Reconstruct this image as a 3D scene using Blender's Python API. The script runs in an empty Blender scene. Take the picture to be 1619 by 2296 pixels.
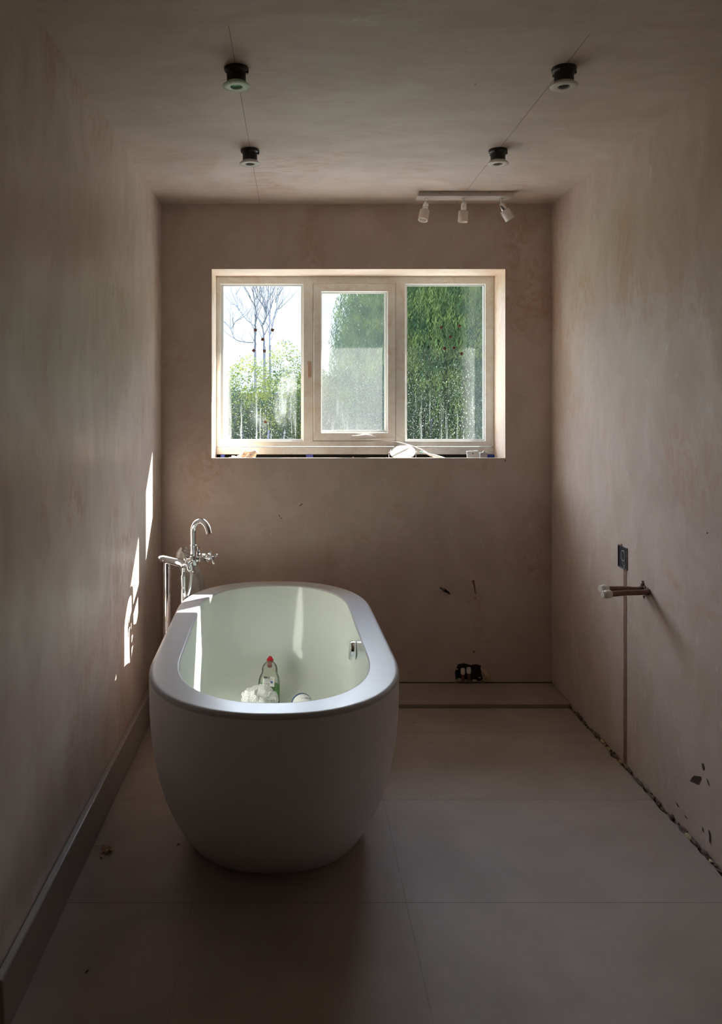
import bpy, bmesh, math, random
from mathutils import Vector, Matrix
R = random.Random(7)
scn = bpy.context.scene
C = scn.collection
PI = math.pi

# ------------------------------------------------------------------ camera
F = 1820.0; CX = 663.0; CY = 913.0; EYE = 1.39
cam_d = bpy.data.cameras.new('camera'); cam = bpy.data.objects.new('camera', cam_d); C.objects.link(cam)
cam.location = (0, 0, EYE); cam.rotation_euler = (PI/2, 0, 0)
cam_d.sensor_fit = 'VERTICAL'; cam_d.sensor_height = 36; cam_d.lens = F/2296*36
cam_d.shift_x = (809.5-CX)/2296; cam_d.shift_y = -(1148-CY)/2296
cam_d.clip_start = 0.02; cam_d.clip_end = 200
scn.camera = cam

# ------------------------------------------------------------------ view, world, sun
scn.view_settings.view_transform = 'Standard'; scn.view_settings.look = 'None'
scn.view_settings.gamma = 1; scn.view_settings.use_curve_mapping = False
scn.view_settings.exposure = 0.04
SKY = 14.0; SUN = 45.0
cy = scn.cycles
cy.use_denoising = True; cy.use_adaptive_sampling = True; cy.adaptive_threshold = .02
cy.max_bounces = 12; cy.diffuse_bounces = 7; cy.glossy_bounces = 5; cy.transmission_bounces = 8
cy.transparent_max_bounces = 24; cy.sample_clamp_indirect = 6.0
cy.caustics_reflective = False; cy.caustics_refractive = False

w = bpy.data.worlds.new('sky'); scn.world = w; w.use_nodes = True
nt = w.node_tree; nt.nodes.clear()
tc = nt.nodes.new('ShaderNodeTexCoord'); no = nt.nodes.new('ShaderNodeTexNoise')
no.inputs['Scale'].default_value = 5; no.inputs['Detail'].default_value = 5
cr = nt.nodes.new('ShaderNodeValToRGB'); e = cr.color_ramp.elements
e[0].position = .3; e[0].color = (.48, .66, 1, 1); e[1].position = .58; e[1].color = (.80, .90, 1, 1)
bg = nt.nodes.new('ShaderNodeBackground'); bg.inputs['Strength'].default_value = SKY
out = nt.nodes.new('ShaderNodeOutputWorld')
nt.links.new(tc.outputs['Generated'], no.inputs['Vector']); nt.links.new(no.outputs['Fac'], cr.inputs['Fac'])
nt.links.new(cr.outputs['Color'], bg.inputs['Color']); nt.links.new(bg.outputs[0], out.inputs[0])
# sky dim low down where seen, made far brighter higher up to light the room
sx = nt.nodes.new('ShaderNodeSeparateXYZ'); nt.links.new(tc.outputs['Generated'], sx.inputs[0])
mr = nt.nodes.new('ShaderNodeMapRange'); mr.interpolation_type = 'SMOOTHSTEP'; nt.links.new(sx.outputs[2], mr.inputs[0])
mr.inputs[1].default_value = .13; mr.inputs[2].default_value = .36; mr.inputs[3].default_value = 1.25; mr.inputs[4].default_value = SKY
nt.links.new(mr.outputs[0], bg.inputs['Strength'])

sd = bpy.data.lights.new('sun', 'SUN'); sd.energy = SUN; sd.angle = math.radians(.5); sd.color = (1, .95, .87)
sun = bpy.data.objects.new('sun', sd); C.objects.link(sun)
sun.rotation_euler = Vector((1, 1.0, 1.03)).to_track_quat('Z', 'Y').to_euler(); sun.location = (3, 8, 7)
pd = bpy.data.lights.new('window_portal', 'AREA'); pd.shape = 'RECTANGLE'; pd.size = 1.5; pd.size_y = 1.0
pd.cycles.is_portal = True
po = bpy.data.objects.new('window_portal', pd); C.objects.link(po); po.location = (.32, 4.36, 1.6)
po.rotation_euler = (-PI/2, 0, 0)

# ------------------------------------------------------------------ helpers
def P(px, py, Y): return Vector(((px-CX)*Y/F, Y, EYE-(py-CY)*Y/F))
def BM(): return bmesh.new()
def box(bm, x0, x1, y0, y1, z0, z1, M=None):
    vs = [Vector((x, y, z)) for x in (x0, x1) for y in (y0, y1) for z in (z0, z1)]
    if M: vs = [M @ v for v in vs]
    v = [bm.verts.new(p) for p in vs]
    for f in ((0,1,3,2),(4,6,7,5),(0,4,5,1),(2,3,7,6),(0,2,6,4),(1,5,7,3)): bm.faces.new([v[i] for i in f])
    return v
def frame_of(d):
    d = d.normalized(); a = Vector((0,0,1)) if abs(d.z) < .9 else Vector((1,0,0))
    u = d.cross(a).normalized(); return u, d.cross(u)
def sweep(bm, pts, rad, seg=16, cap=True):
    pts = [Vector(p) for p in pts]; n = len(pts)
    if not isinstance(rad, (list, tuple)): rad = [rad]*n
    rings = []; u = None
    for i, p in enumerate(pts):
        d = (pts[min(i+1, n-1)]-pts[max(i-1, 0)])
        if d.length < 1e-7: d = pts[-1]-pts[0]
        d.normalize()
        if u is None: u, v = frame_of(d)
        else:
            u = (u - d*u.dot(d)).normalized(); v = d.cross(u)
        rings.append([bm.verts.new(p+(u*math.cos(2*PI*k/seg)+v*math.sin(2*PI*k/seg))*rad[i]) for k in range(seg)])
    for a, b in zip(rings, rings[1:]):
        for k in range(seg): bm.faces.new((a[k], a[(k+1)%seg], b[(k+1)%seg], b[k]))
    if cap: bm.faces.new(rings[0][::-1]); bm.faces.new(rings[-1])
def lathe(bm, prof, M=Matrix(), seg=40, close=True):
    """prof: (radius, height) pairs along local z; radius 0 allowed at the ends"""
    rings = []
    for r, z in prof:
        if r < 1e-6: rings.append([bm.verts.new(M @ Vector((0,0,z)))])
        else: rings.append([bm.verts.new(M @ Vector((r*math.cos(2*PI*k/seg), r*math.sin(2*PI*k/seg), z))) for k in range(seg)])
    for a, b in zip(rings, rings[1:]):
        for k in range(seg):
            q = [a[k%len(a)], a[(k+1)%len(a)], b[(k+1)%len(b)], b[k%len(b)]]
            s = []
            for x in q:
                if x not in s: s.append(x)
            if len(s) > 2: bm.faces.new(s)
def axisM(p, d, roll=None):
    q = Vector(d).normalized().to_track_quat('Z', 'Y')
    return Matrix.Translation(Vector(p)) @ q.to_matrix().to_4x4()
def lump(bm, c, rx, ry, rz, seed, amp=.25, sub=2):
    g = random.Random(seed); r = bmesh.ops.create_icosphere(bm, subdivisions=sub, radius=1)
    ph = [g.uniform(0, 6) for _ in range(6)]
    for v in r['verts']:
        n = v.co.copy()
        k = 1+amp*(math.sin(4*n.x+ph[0])*math.sin(3.3*n.y+ph[1])+.6*math.sin(7*n.z+ph[2])*math.cos(6*n.x+ph[3]))+g.uniform(-amp, amp)*.3
        v.co = Vector(c)+Vector((n.x*rx*k, n.y*ry*k, n.z*rz*k))
POS = {}
def obj(name, bm, mat, parent=None, smooth=True, org=None, bevel=0, ang=35):
    me = bpy.data.meshes.new(name)
    bmesh.ops.recalc_face_normals(bm, faces=bm.faces)
    o0 = Vector(org) if org is not None else (POS[parent.name] if parent else Vector((0,0,0)))
    for v in bm.verts: v.co -= o0
    bm.to_mesh(me); bm.free()
    o = bpy.data.objects.new(name, me); C.objects.link(o)
    me.materials.append(mat)
    if parent: o.parent = parent; o.location = o0-POS[parent.name]
    else: o.location = o0
    POS[o.name] = o0
    if smooth:
        for p in me.polygons: p.use_smooth = True
        me.set_sharp_from_angle(angle=math.radians(ang))
    if bevel:
        m = o.modifiers.new('edge', 'BEVEL'); m.width = bevel; m.segments = 2; m.limit_method = 'ANGLE'; m.angle_limit = math.radians(50)
    return o
def thing(name, loc, label, cat, group=None):
    o = bpy.data.objects.new(name, None); C.objects.link(o); o.location = loc; o.empty_display_size = .05
    POS[o.name] = Vector(loc); return tag(o, label, cat, group)
def tag(o, label, cat, group=None, kind=None):
    o['label'] = label; o['category'] = cat
    if group: o['group'] = group
    if kind: o['kind'] = kind
    return o
def struct(o): o['kind'] = 'structure'; return o
def copy_tree(root, loc, label):
    c = root.copy(); C.objects.link(c); c.location = loc; c['label'] = label; POS[c.name] = Vector(loc)
    def rec(a, b):
        for ch in list(a.children):
            if ch == b: continue
            k = ch.copy(); C.objects.link(k); k.parent = b; rec(ch, k)
    rec(root, c); return c

# ------------------------------------------------------------------ materials
def mat(name):
    m = bpy.data.materials.new(name); m.use_nodes = True
    return m, m.node_tree, m.node_tree.nodes['Principled BSDF']
class N:
    """tiny node graph writer"""
    def __init__(s, nt): s.nt = nt
    def n(s, t, **k):
        x = s.nt.nodes.new(t)
        for a, b in k.items(): setattr(x, a, b)
        return x
    def put(s, sock, v):
        if hasattr(v, 'node') or isinstance(v, bpy.types.NodeSocket): s.nt.links.new(v, sock)
        else: sock.default_value = v
    def pos(s): return s.n('ShaderNodeNewGeometry').outputs['Position']
    def objc(s): return s.n('ShaderNodeTexCoord').outputs['Object']
    def scale(s, v, sc, loc=(0,0,0), rot=(0,0,0)):
        x = s.n('ShaderNodeMapping'); s.put(x.inputs['Vector'], v); x.inputs['Scale'].default_value = sc
        x.inputs['Location'].default_value = loc; x.inputs['Rotation'].default_value = rot; return x.outputs[0]
    def noise(s, v, scale=5, detail=4, rough=.55, dist=0):
        x = s.n('ShaderNodeTexNoise'); s.put(x.inputs['Vector'], v); x.inputs['Scale'].default_value = scale
        x.inputs['Detail'].default_value = detail; x.inputs['Roughness'].default_value = rough; x.inputs['Distortion'].default_value = dist
        return x.outputs['Fac']
    def voro(s, v, scale, feature='F1'):
        x = s.n('ShaderNodeTexVoronoi', feature=feature); s.put(x.inputs['Vector'], v); x.inputs['Scale'].default_value = scale
        return x.outputs['Distance'], x.outputs['Color']
    def m(s, op, a, b=0, c=None, clamp=False):
        x = s.n('ShaderNodeMath', operation=op, use_clamp=clamp); s.put(x.inputs[0], a); s.put(x.inputs[1], b)
        if c is not None: s.put(x.inputs[2], c)
        return x.outputs[0]
    def rng(s, v, a, b, c=0, d=1):
        x = s.n('ShaderNodeMapRange', interpolation_type='SMOOTHSTEP'); s.put(x.inputs[0], v)
        for i, k in enumerate((a, b, c, d)): x.inputs[i+1].default_value = k
        return x.outputs[0]
    def mix(s, f, a, b):
        x = s.n('ShaderNodeMix', data_type='RGBA'); s.put(x.inputs[0], f); s.put(x.inputs[6], a); s.put(x.inputs[7], b)
        return x.outputs[2]
    def xyz(s, v):
        x = s.n('ShaderNodeSeparateXYZ'); s.put(x.inputs[0], v); return x.outputs
    def bump(s, h, strength=.2, dist=.01):
        x = s.n('ShaderNodeBump'); s.put(x.inputs['Height'], h); x.inputs['Strength'].default_value = strength
        x.inputs['Distance'].default_value = dist; return x.outputs[0]
def rgb(r, g, b): return (r, g, b, 1)
def simple(name, col, rough=.5, metal=0, spec=.5, var=.08, sc=20, bump=0, **kw):
    m, nt, b = mat(name); g = N(nt)
    v = g.noise(g.objc(), sc, 3)
    dark = rgb(*[c*(1-var) for c in col]); lite = rgb(*[min(1, c*(1+var)) for c in col])
    nt.links.new(g.mix(v, dark, lite), b.inputs['Base Color'])
    b.inputs['Roughness'].default_value = rough; b.inputs['Metallic'].default_value = metal
    b.inputs['Specular IOR Level'].default_value = spec
    for k, x in kw.items(): b.inputs[k.replace('_', ' ')].default_value = x
    if bump: nt.links.new(g.bump(v, bump, .005), b.inputs['Normal'])
    return m

def plaster(name, stroke=(1,1,1), seed=0, marks=(), base=((.55,.455,.395),(.65,.57,.51)), warm=(.50,.33,.235), rough=.38, spec=.6):
    m, nt, b = mat(name); g = N(nt); p = g.pos()
    p = g.scale(p, (1,1,1), (seed*3.1, seed*1.7, seed*.9)) if seed else p
    big = g.noise(p, 1.7, 4, .6, .6)
    st = g.noise(g.scale(p, stroke), 3.2, 6, .62, 1.2)
    st2 = g.noise(g.scale(p, stroke), 11, 4, .6, 2.0)
    soft = g.m('ADD', g.m('MULTIPLY', g.noise(g.scale(p, (1,1.2,.8), rot=(.5,.3,.4)), 2.6, 5, .6, 1.5), .6), g.m('MULTIPLY', st, .4))
    c = g.mix(g.rng(soft, .36, .64), rgb(*base[0]), rgb(*base[1]))
    wf = g.m('MULTIPLY', g.rng(big, .50, .68), g.rng(st2, .4, .62), clamp=True)
    c = g.mix(g.m('MULTIPLY', wf, .8), c, rgb(*warm))
    pale = g.m('MULTIPLY', g.rng(st2, .60, .74), g.rng(big, .6, .4), clamp=True)
    c = g.mix(g.m('MULTIPLY', pale, .7), c, rgb(.70,.64,.60))
    # fine trowel lines
    tl = g.noise(g.scale(p, (stroke[0]*3, stroke[1]*3, stroke[2]*3)), 14, 3, .5, 3)
    c = g.mix(g.m('MULTIPLY', g.rng(tl, .60, .72), .20), c, rgb(.74,.68,.62))
    # small dark nicks
    d, _ = g.voro(p, 3.5); c = g.mix(g.m('MULTIPLY', g.rng(d, .016, .010), .7), c, rgb(.10,.07,.05))
    nt.links.new(c, b.inputs['Base Color'])
    ro = g.rng(st, .3, .7, rough+.08, rough-.06); nt.links.new(ro, b.inputs['Roughness'])
    b.inputs['Specular IOR Level'].default_value = spec
    h = g.m('ADD', g.m('MULTIPLY', big, 2.0), g.m('ADD', st, g.m('MULTIPLY', st2, .25)))
    nt.links.new(g.bump(h, .35, .006), b.inputs['Normal'])
    return m

M_wl = plaster('plaster left', (1,1.6,.7), 1, base=((.585,.482,.42),(.695,.60,.54)))
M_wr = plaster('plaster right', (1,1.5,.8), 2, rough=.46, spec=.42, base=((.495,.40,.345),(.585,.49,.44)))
M_wb = plaster('plaster window wall', (1.2,1,1.0), 3, base=((.57,.458,.383),(.66,.55,.478)))
M_ce = plaster('plaster ceiling', (.5,1.6,1), 4, base=((.535,.438,.375),(.615,.52,.45)), rough=.55)
M_rev = plaster('plaster reveal', (1,1,1), 5, base=((.72,.58,.48),(.80,.68,.58)), warm=(.66,.46,.33))

def floor_mat():
    m, nt, b = mat('cement board'); g = N(nt); p = g.pos(); x, y, z = g.xyz(p)
    big = g.noise(p, 2.0, 5, .6, .4); fine = g.noise(g.scale(p, (3, 1, 1)), 30, 4, .6, 1.5)
    c = g.mix(g.rng(big, .3, .7), rgb(.32,.262,.232), rgb(.41,.345,.308))
    c = g.mix(g.m('MULTIPLY', g.rng(fine, .5, .7), .2), c, rgb(.27,.225,.19))
    # scratches: two families of arcs
    wv = g.n('ShaderNodeTexWave', wave_type='RINGS'); nt.links.new(g.scale(p, (1,1,1), (-.9,-1.1,0)), wv.inputs['Vector'])
    wv.inputs['Scale'].default_value = 34; wv.inputs['Distortion'].default_value = 5; wv.inputs['Detail'].default_value = 3
    patch = g.rng(g.noise(p, 1.6, 2), .5, .66)
    c = g.mix(g.m('MULTIPLY', g.m('MULTIPLY', g.rng(wv.outputs['Fac'], .8, 1.0), patch), .16), c, rgb(.2,.14,.115))
    # board joints
    jx = None
    fy = g.m('ABSOLUTE', g.m('SUBTRACT', g.m('FRACT', g.m('DIVIDE', g.m('SUBTRACT', y, 2.277-.3-.6*6), .6)), .5))
    jy = g.m('LESS_THAN', fy, .0026)
    jx = g.m('LESS_THAN', g.m('ABSOLUTE', g.m('SUBTRACT', x, .3105)), .0016)
    jx2 = g.m('LESS_THAN', g.m('ABSOLUTE', g.m('SUBTRACT', x, -.2895)), .0012)
    j = g.m('MAXIMUM', jy, g.m('MAXIMUM', g.m('MULTIPLY', jx, .6), g.m('MULTIPLY', jx2, .4)))
    j = g.m('MULTIPLY', j, g.rng(g.noise(p, 9, 2), .3, .55, .35, 1))
    c = g.mix(g.m('MULTIPLY', j, .6), c, rgb(.10,.075,.06))
    d, _ = g.voro(p, 2.6); c = g.mix(g.m('MULTIPLY', g.rng(d, .018, .012), .8), c, rgb(.07,.045,.035))
    nt.links.new(c, b.inputs['Base Color']); b.inputs['Roughness'].default_value = .6
    b.inputs['Specular IOR Level'].default_value = .35
    nt.links.new(g.bump(g.m('SUBTRACT', g.m('ADD', big, g.m('MULTIPLY', fine, .3)), g.m('MULTIPLY', j, 1.0)), .2, .004), b.inputs['Normal'])
    return m
M_fl = floor_mat()
M_dark = simple('dark void', (.02,.017,.015), .9, var=.4)
M_skirt = simple('painted skirting', (.34,.31,.28), .35, var=.1, sc=6)
M_upvc = None
def upvc():
    m, nt, b = mat('dusty white plastic'); g = N(nt); p = g.pos()
    a = g.noise(p, 9, 5, .65, .8); d = g.noise(g.scale(p, (1,1,3)), 45, 3)
    c = g.mix(g.m('MULTIPLY', g.rng(a, .42, .70), .75), rgb(.78,.80,.76), rgb(.66,.58,.50))
    v, _ = g.voro(p, 48); c = g.mix(g.m('MULTIPLY', g.rng(v, .12, .08), .45), c, rgb(.30,.30,.24))
    c = g.mix(g.m('MULTIPLY', g.rng(d, .55, .7), .2), c, rgb(.5,.4,.32))
    nt.links.new(c, b.inputs['Base Color']); b.inputs['Roughness'].default_value = .4
    return m
M_upvc = upvc()
M_bead = simple('white plastic bead', (.52,.53,.51), .3, var=.05)
M_white = simple('white plastic', (.80,.80,.78), .28, var=.03)
M_chrome = simple('chrome', (.86,.87,.88), .045, 1.0, var=.01)
M_chromed = simple('chrome ribbed', (.7,.71,.72), .22, 1.0, var=.05)
M_rim = None
def acrylic(name, c0, c1, rough, smear=0):
    m, nt, b = mat(name); g = N(nt); p = g.pos()
    a = g.noise(p, 7, 5, .6, 1.2)
    nt.links.new(g.mix(a, rgb(*c0), rgb(*c1)), b.inputs['Base Color'])
    if smear:
        nt.links.new(g.rng(g.noise(g.scale(p, (1,1,1), rot=(0,0,.5)), 9, 6, .7, 2.0), .35, .7, rough, rough+smear), b.inputs['Roughness'])
    else: b.inputs['Roughness'].default_value = rough
    b.inputs['Specular IOR Level'].default_value = .55
    return m
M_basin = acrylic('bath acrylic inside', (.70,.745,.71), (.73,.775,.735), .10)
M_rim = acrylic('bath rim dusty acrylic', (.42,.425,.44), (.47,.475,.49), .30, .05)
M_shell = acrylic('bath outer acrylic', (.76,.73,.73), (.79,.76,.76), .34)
M_black = simple('black plastic', (.018,.016,.016), .45, var=.3)
M_bezel = simple('white bezel', (.66,.64,.60), .35, var=.04)
M_opal = simple('opal glass shade', (.74,.72,.68), .25, var=.03, Transmission_Weight=.0, Subsurface_Weight=.15)
M_pend = simple('painted track bar', (.62,.56,.52), .35, var=.04)
M_copper = simple('stained copper', (.20,.10,.075), .55, .3, var=.35, sc=60)
M_cap = simple('grey white pipe cap', (.74,.70,.65), .4, var=.1, sc=60)
M_galv = simple('galvanised back box', (.20,.21,.22), .38, .85, var=.25, sc=50)
M_chase = simple('bare chase render', (.23,.13,.09), .85, var=.35, sc=60, bump=.6)
M_foam = simple('yellow expanding foam', (.52,.42,.25), .8, var=.25, sc=70, bump=.6)
M_rub = simple('dark rubble', (.16,.115,.09), .9, var=.5, sc=80, bump=.6)
M_paper = simple('crumpled peach tissue', (.80,.66,.52), .8, var=.15, sc=60, bump=.4)
M_blue = simple('blue plastic packer', (.03,.06,.42), .4, var=.1)
M_bluep = simple('dark blue plastic', (.05,.10,.22), .35, var=.05)
M_red = simple('red cap', (.55,.02,.03), .35, var=.05)
M_teal = simple('turquoise bristles', (.25,.62,.62), .6, var=.1)
M_brown = simple('brown adhesive', (.14,.065,.035), .7, var=.2, sc=200)
M_ink = simple('black ink', (.02,.02,.02), .6)
M_tan = simple('plaster smear', (.52,.36,.26), .8, var=.2, sc=100)
M_grey = simple('grey putty', (.07,.055,.048), 1, spec=.05, var=.3, sc=50)
M_beige = simple('pencil line', (.27,.23,.19), .9)
M_mirror = simple('pale mirror glass', (.85,.87,.88), .12, .35, var=.02)  # pale, only partly metallic base, so the glass looks whitish
M_eave = simple('soffit board', (.7,.7,.68), .5)
M_brick = simple('outer render', (.45,.38,.33), .8)

def thin(name, col, alpha, rough=.1, spec=1.0, trans=.5):
    """thin translucent sheet: part see-through, part diffusing"""
    m = bpy.data.materials.new(name); m.use_nodes = True; nt = m.node_tree; nt.nodes.clear(); g = N(nt)
    tr = g.n('ShaderNodeBsdfTransparent'); di = g.n('ShaderNodeBsdfDiffuse'); tl = g.n('ShaderNodeBsdfTranslucent')
    gl = g.n('ShaderNodeBsdfGlossy'); gl.inputs['Roughness'].default_value = rough
    di.inputs[0].default_value = rgb(*col); tl.inputs[0].default_value = rgb(*col)
    a = g.n('ShaderNodeMixShader'); a.inputs[0].default_value = trans; nt.links.new(di.outputs[0], a.inputs[1]); nt.links.new(tl.outputs[0], a.inputs[2])
    b = g.n('ShaderNodeMixShader'); g.put(b.inputs[0], alpha); nt.links.new(tr.outputs[0], b.inputs[1]); nt.links.new(a.outputs[0], b.inputs[2])
    fr = g.n('ShaderNodeFresnel'); fr.inputs[0].default_value = 1.45
    c = g.n('ShaderNodeMixShader'); nt.links.new(g.m('MULTIPLY', fr.outputs[0], spec), c.inputs[0]); nt.links.new(b.outputs[0], c.inputs[1]); nt.links.new(gl.outputs[0], c.inputs[2])
    o = g.n('ShaderNodeOutputMaterial'); nt.links.new(c.outputs[0], o.inputs[0])
    return m, g, b, tr
M_bag, g_, b_, _ = thin('clear plastic bag', (.92,.92,.88), .5, .15, 1.4)
g_.put(b_.inputs[0], g_.rng(g_.noise(g_.scale(g_.objc(), (1,1,.3)), 22, 4, .6, 1.5), .35, .65, .70, .98))
M_mesh, g_, b_, _ = thin('white net mesh', (.95,.95,.94), .6, .4, .1)
g_.put(b_.inputs[0], g_.rng(g_.noise(g_.objc(), 260, 2), .35, .55, .62, 1))
M_botl, _, _, tr_ = thin('clear bottle', (.75,.78,.68), .22, .05, 1.6); tr_.inputs[0].default_value = (.93,.95,.90,1)
M_liq, _, _, tr_ = thin('green liquid', (.22,.72,.08), .7, .1, .5); tr_.inputs[0].default_value = (.5,.95,.22,1)

def glass(name, kind):
    """window pane: clear sheet with limescale film, streaks, droplets and a painted sunlit strip laid on by world position"""
    m, g, mx, tr = thin(name, (.90,.93,.95), .1, .03, .8, .6)
    p = g.pos(); x, y, z = g.xyz(p)
    dn, col = g.voro(g.scale(p, (1,0,.8)), 95)
    drops = g.rng(g.m('SUBTRACT', dn, g.m('MULTIPLY', g.m('POWER', g.xyz(col)[0], 3), .34)), .0, -.10)
    d2, c2 = g.voro(g.scale(p, (1,0,.7)), 210); drops2 = g.rng(g.m('SUBTRACT', d2, g.m('MULTIPLY', g.m('POWER', g.xyz(c2)[1], 2), .36)), .0, -.10)
    low = g.rng(z, 1.85, 1.30)
    run = g.rng(g.noise(g.scale(p, (1,0,.045)), 60, 4, .65, .3), .55, .67)
    run = g.m('MULTIPLY', run, g.rng(z, 1.62, 1.25))
    smear = g.rng(g.noise(g.scale(p, (1,0,.35), rot=(0,.12,0)), 7, 5, .55, .7), .50, .66)
    if kind == 'left':
        reg = g.m('MULTIPLY', g.m('MULTIPLY', g.rng(x, -.26, -.15), g.rng(x, .035, -.01)), g.m('MULTIPLY', g.rng(z, 1.66, 1.48), g.rng(z, 1.24, 1.33)))
        edge = g.m('MULTIPLY', g.rng(x, -.335, -.365), g.rng(z, 1.66, 1.5))  # white strip painted where the sunlit outer reveal shows
        a = g.m('ADD', .008, g.m('ADD', g.m('MULTIPLY', g.m('MULTIPLY', smear, reg), .11), g.m('MULTIPLY', edge, .12)))
        a = g.m('ADD', a, g.m('MULTIPLY', run, .10))
        a = g.m('ADD', a, g.m('MULTIPLY', g.m('MULTIPLY', g.m('MAXIMUM', drops, drops2), g.rng(z, 1.6, 1.35)), .16), clamp=True)
    elif kind == 'mid':
        a = g.m('ADD', .050, g.m('MULTIPLY', g.noise(p, 6, 3), .03))
        a = g.m('ADD', a, g.m('MULTIPLY', g.m('MULTIPLY', g.m('MAXIMUM', drops, drops2), g.rng(z, 1.9, 1.4)), .05))
        a = g.m('ADD', a, g.m('MULTIPLY', g.m('MULTIPLY', run, low), .05), clamp=True)
    else:
        reg = g.m('MULTIPLY', g.rng(x, .86, .94), g.m('ADD', g.m('MULTIPLY', g.noise(g.scale(p,(1,0,.2)), 14, 4), .5), .25))
        a = g.m('ADD', .004, g.m('MULTIPLY', reg, .10))
        a = g.m('ADD', a, g.m('MULTIPLY', run, .07))
        wide = g.m('ADD', g.m('MULTIPLY', low, .7), g.m('MULTIPLY', reg, .6))
        a = g.m('ADD', a, g.m('MULTIPLY', g.m('MULTIPLY', g.m('MAXIMUM', drops, drops2), wide), .24), clamp=True)
    g.put(mx.inputs[0], a)
    return m
M_gl = glass('pane glass streaked', 'left'); M_gm = glass('pane glass misted', 'mid'); M_gr = glass('pane glass spotted', 'right')

def leafm(name, c0, c1, sc=3):
    m = bpy.data.materials.new(name); m.use_nodes = True; nt = m.node_tree; nt.nodes.clear(); g = N(nt)
    di = g.n('ShaderNodeBsdfDiffuse'); tl = g.n('ShaderNodeBsdfTranslucent'); mx = g.n('ShaderNodeMixShader'); mx.inputs[0].default_value = .45
    c = g.mix(g.rng(g.noise(g.pos(), sc, 4), .35, .65), rgb(*c0), rgb(*c1))
    for s in (di, tl): nt.links.new(c, s.inputs[0])
    nt.links.new(di.outputs[0], mx.inputs[1]); nt.links.new(tl.outputs[0], mx.inputs[2])
    o = g.n('ShaderNodeOutputMaterial'); nt.links.new(mx.outputs[0], o.inputs[0]); return m
M_willow = leafm('willow leaves', (.020,.045,.024), (.085,.120,.038), 4.5)
M_shrub = leafm('yellow green leaves', (.045,.075,.022), (.15,.165,.035), 3)
M_hedge = leafm('dark hedge leaves', (.010,.022,.015), (.028,.045,.023), 4)
M_bark = simple('bark', (.055,.06,.075), .9, var=.3)
M_grass = simple('lawn', (.07,.12,.04), .9, var=.4, sc=8)
M_patio = simple('pale patio', (.45,.43,.39), .8, var=.2, sc=6)

# ------------------------------------------------------------------ room shell
XL, XR, YB, ZC = -.669, 1.2756, 4.044, 2.401
OX0, OX1, OZ0, OZ1 = -.418, 1.0444, 1.137, 2.078
YO = 4.40; YF = -1.0
b = BM(); box(b, XL-.15, XL, YF, YB, -.1, ZC); struct(obj('wall_left', b, M_wl))
b = BM(); box(b, XR, XR+.15, YF, YB, -.1, ZC); struct(obj('wall_right', b, M_wr))
b = BM()
box(b, XL-.15, OX0, YB, YO, -.1, ZC); box(b, OX1, XR+.15, YB, YO, -.1, ZC)
box(b, OX0, OX1, YB, YO, OZ1, ZC); box(b, OX0, OX1, YB, YO, -.1, 1.100); box(b, OX0, OX1, YB, YB+.022, 1.100, OZ0)
wb = struct(obj('wall_back', b, M_wb))
wb.data.materials.append(M_rev); wb.data.materials.append(M_dark)
for p_ in wb.data.polygons:
    c_ = p_.center; n_ = p_.normal
    if YB < c_.y < YO and OX0-.001 < c_.x < OX1+.001 and c_.z > 1.099 and abs(n_.y) < .5 and c_.z < 2.2:
        p_.material_index = 2 if (n_.z > .5 and c_.z < 1.11) else 1
b = BM(); box(b, XL-.15, XR+.15, YF-.15, YF, -.1, ZC); struct(obj('wall_front', b, simple('front wall darkened', (.22,.175,.15), .8)))  # unseen front wall coloured dark to keep bounced light off the foreground
b = BM(); box(b, XL-.15, XR+.15, YF-.15, YO, ZC, ZC+.2); struct(obj('ceiling', b, M_ce))
b = BM(); box(b, XL-.15, XR+.15, YF-.15, YO, -.2, -.03)
struct(obj('floor_below', b, M_dark)); bpy.data.objects['floor_below'].name = 'trim_4'
# boarded floor, ragged along the right wall
b = BM(); n = 150; pts = []
for i in range(n+1):
    y = YF+(YB-YF)*i/n; pts.append((XR-.006-.009*R.random()-(.010 if R.random() < .1 else 0), y))
top = []; bot = []
v = [b.verts.new((XL, YF, 0)), b.verts.new((XL, YB, 0))]
rt = [b.verts.new((x, y, 0)) for x, y in pts]; rb = [b.verts.new((x, y, -.03)) for x, y in pts]
b.faces.new([v[0]]+rt+[v[1]])
for i in range(n): b.faces.new((rt[i], rb[i], rb[i+1], rt[i+1]))
struct(obj('floor', b, M_fl, smooth=False))
# raised board strip along the window wall
b = BM(); box(b, XL+.0, XR-.004, 3.750, YB-.001, .0005, .018)
struct(obj('trim_1', b, M_fl, bevel=.002))
# dark strip drawn in place of the shadow gap between strip and window wall
b = BM(); box(b, -.1, XR, YB-.006, YB+.001, .018, .0205); struct(obj('trim_2', b, M_dark))
# skirting
b = BM(); box(b, XL, XL+.028, 1.79, YB-.001, 0, .125)
v = [q for q in b.verts if q.co.x > XL+.02 and q.co.z > .1]
for q in v: q.co.x -= .006; 
struct(obj('baseboard_left', b, M_skirt, bevel=.004))
# eave and outside wall skin
b = BM(); box(b, -3, 5, YO, 5.049, 2.47, 2.62); struct(obj('trim_3', b, M_eave))

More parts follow.
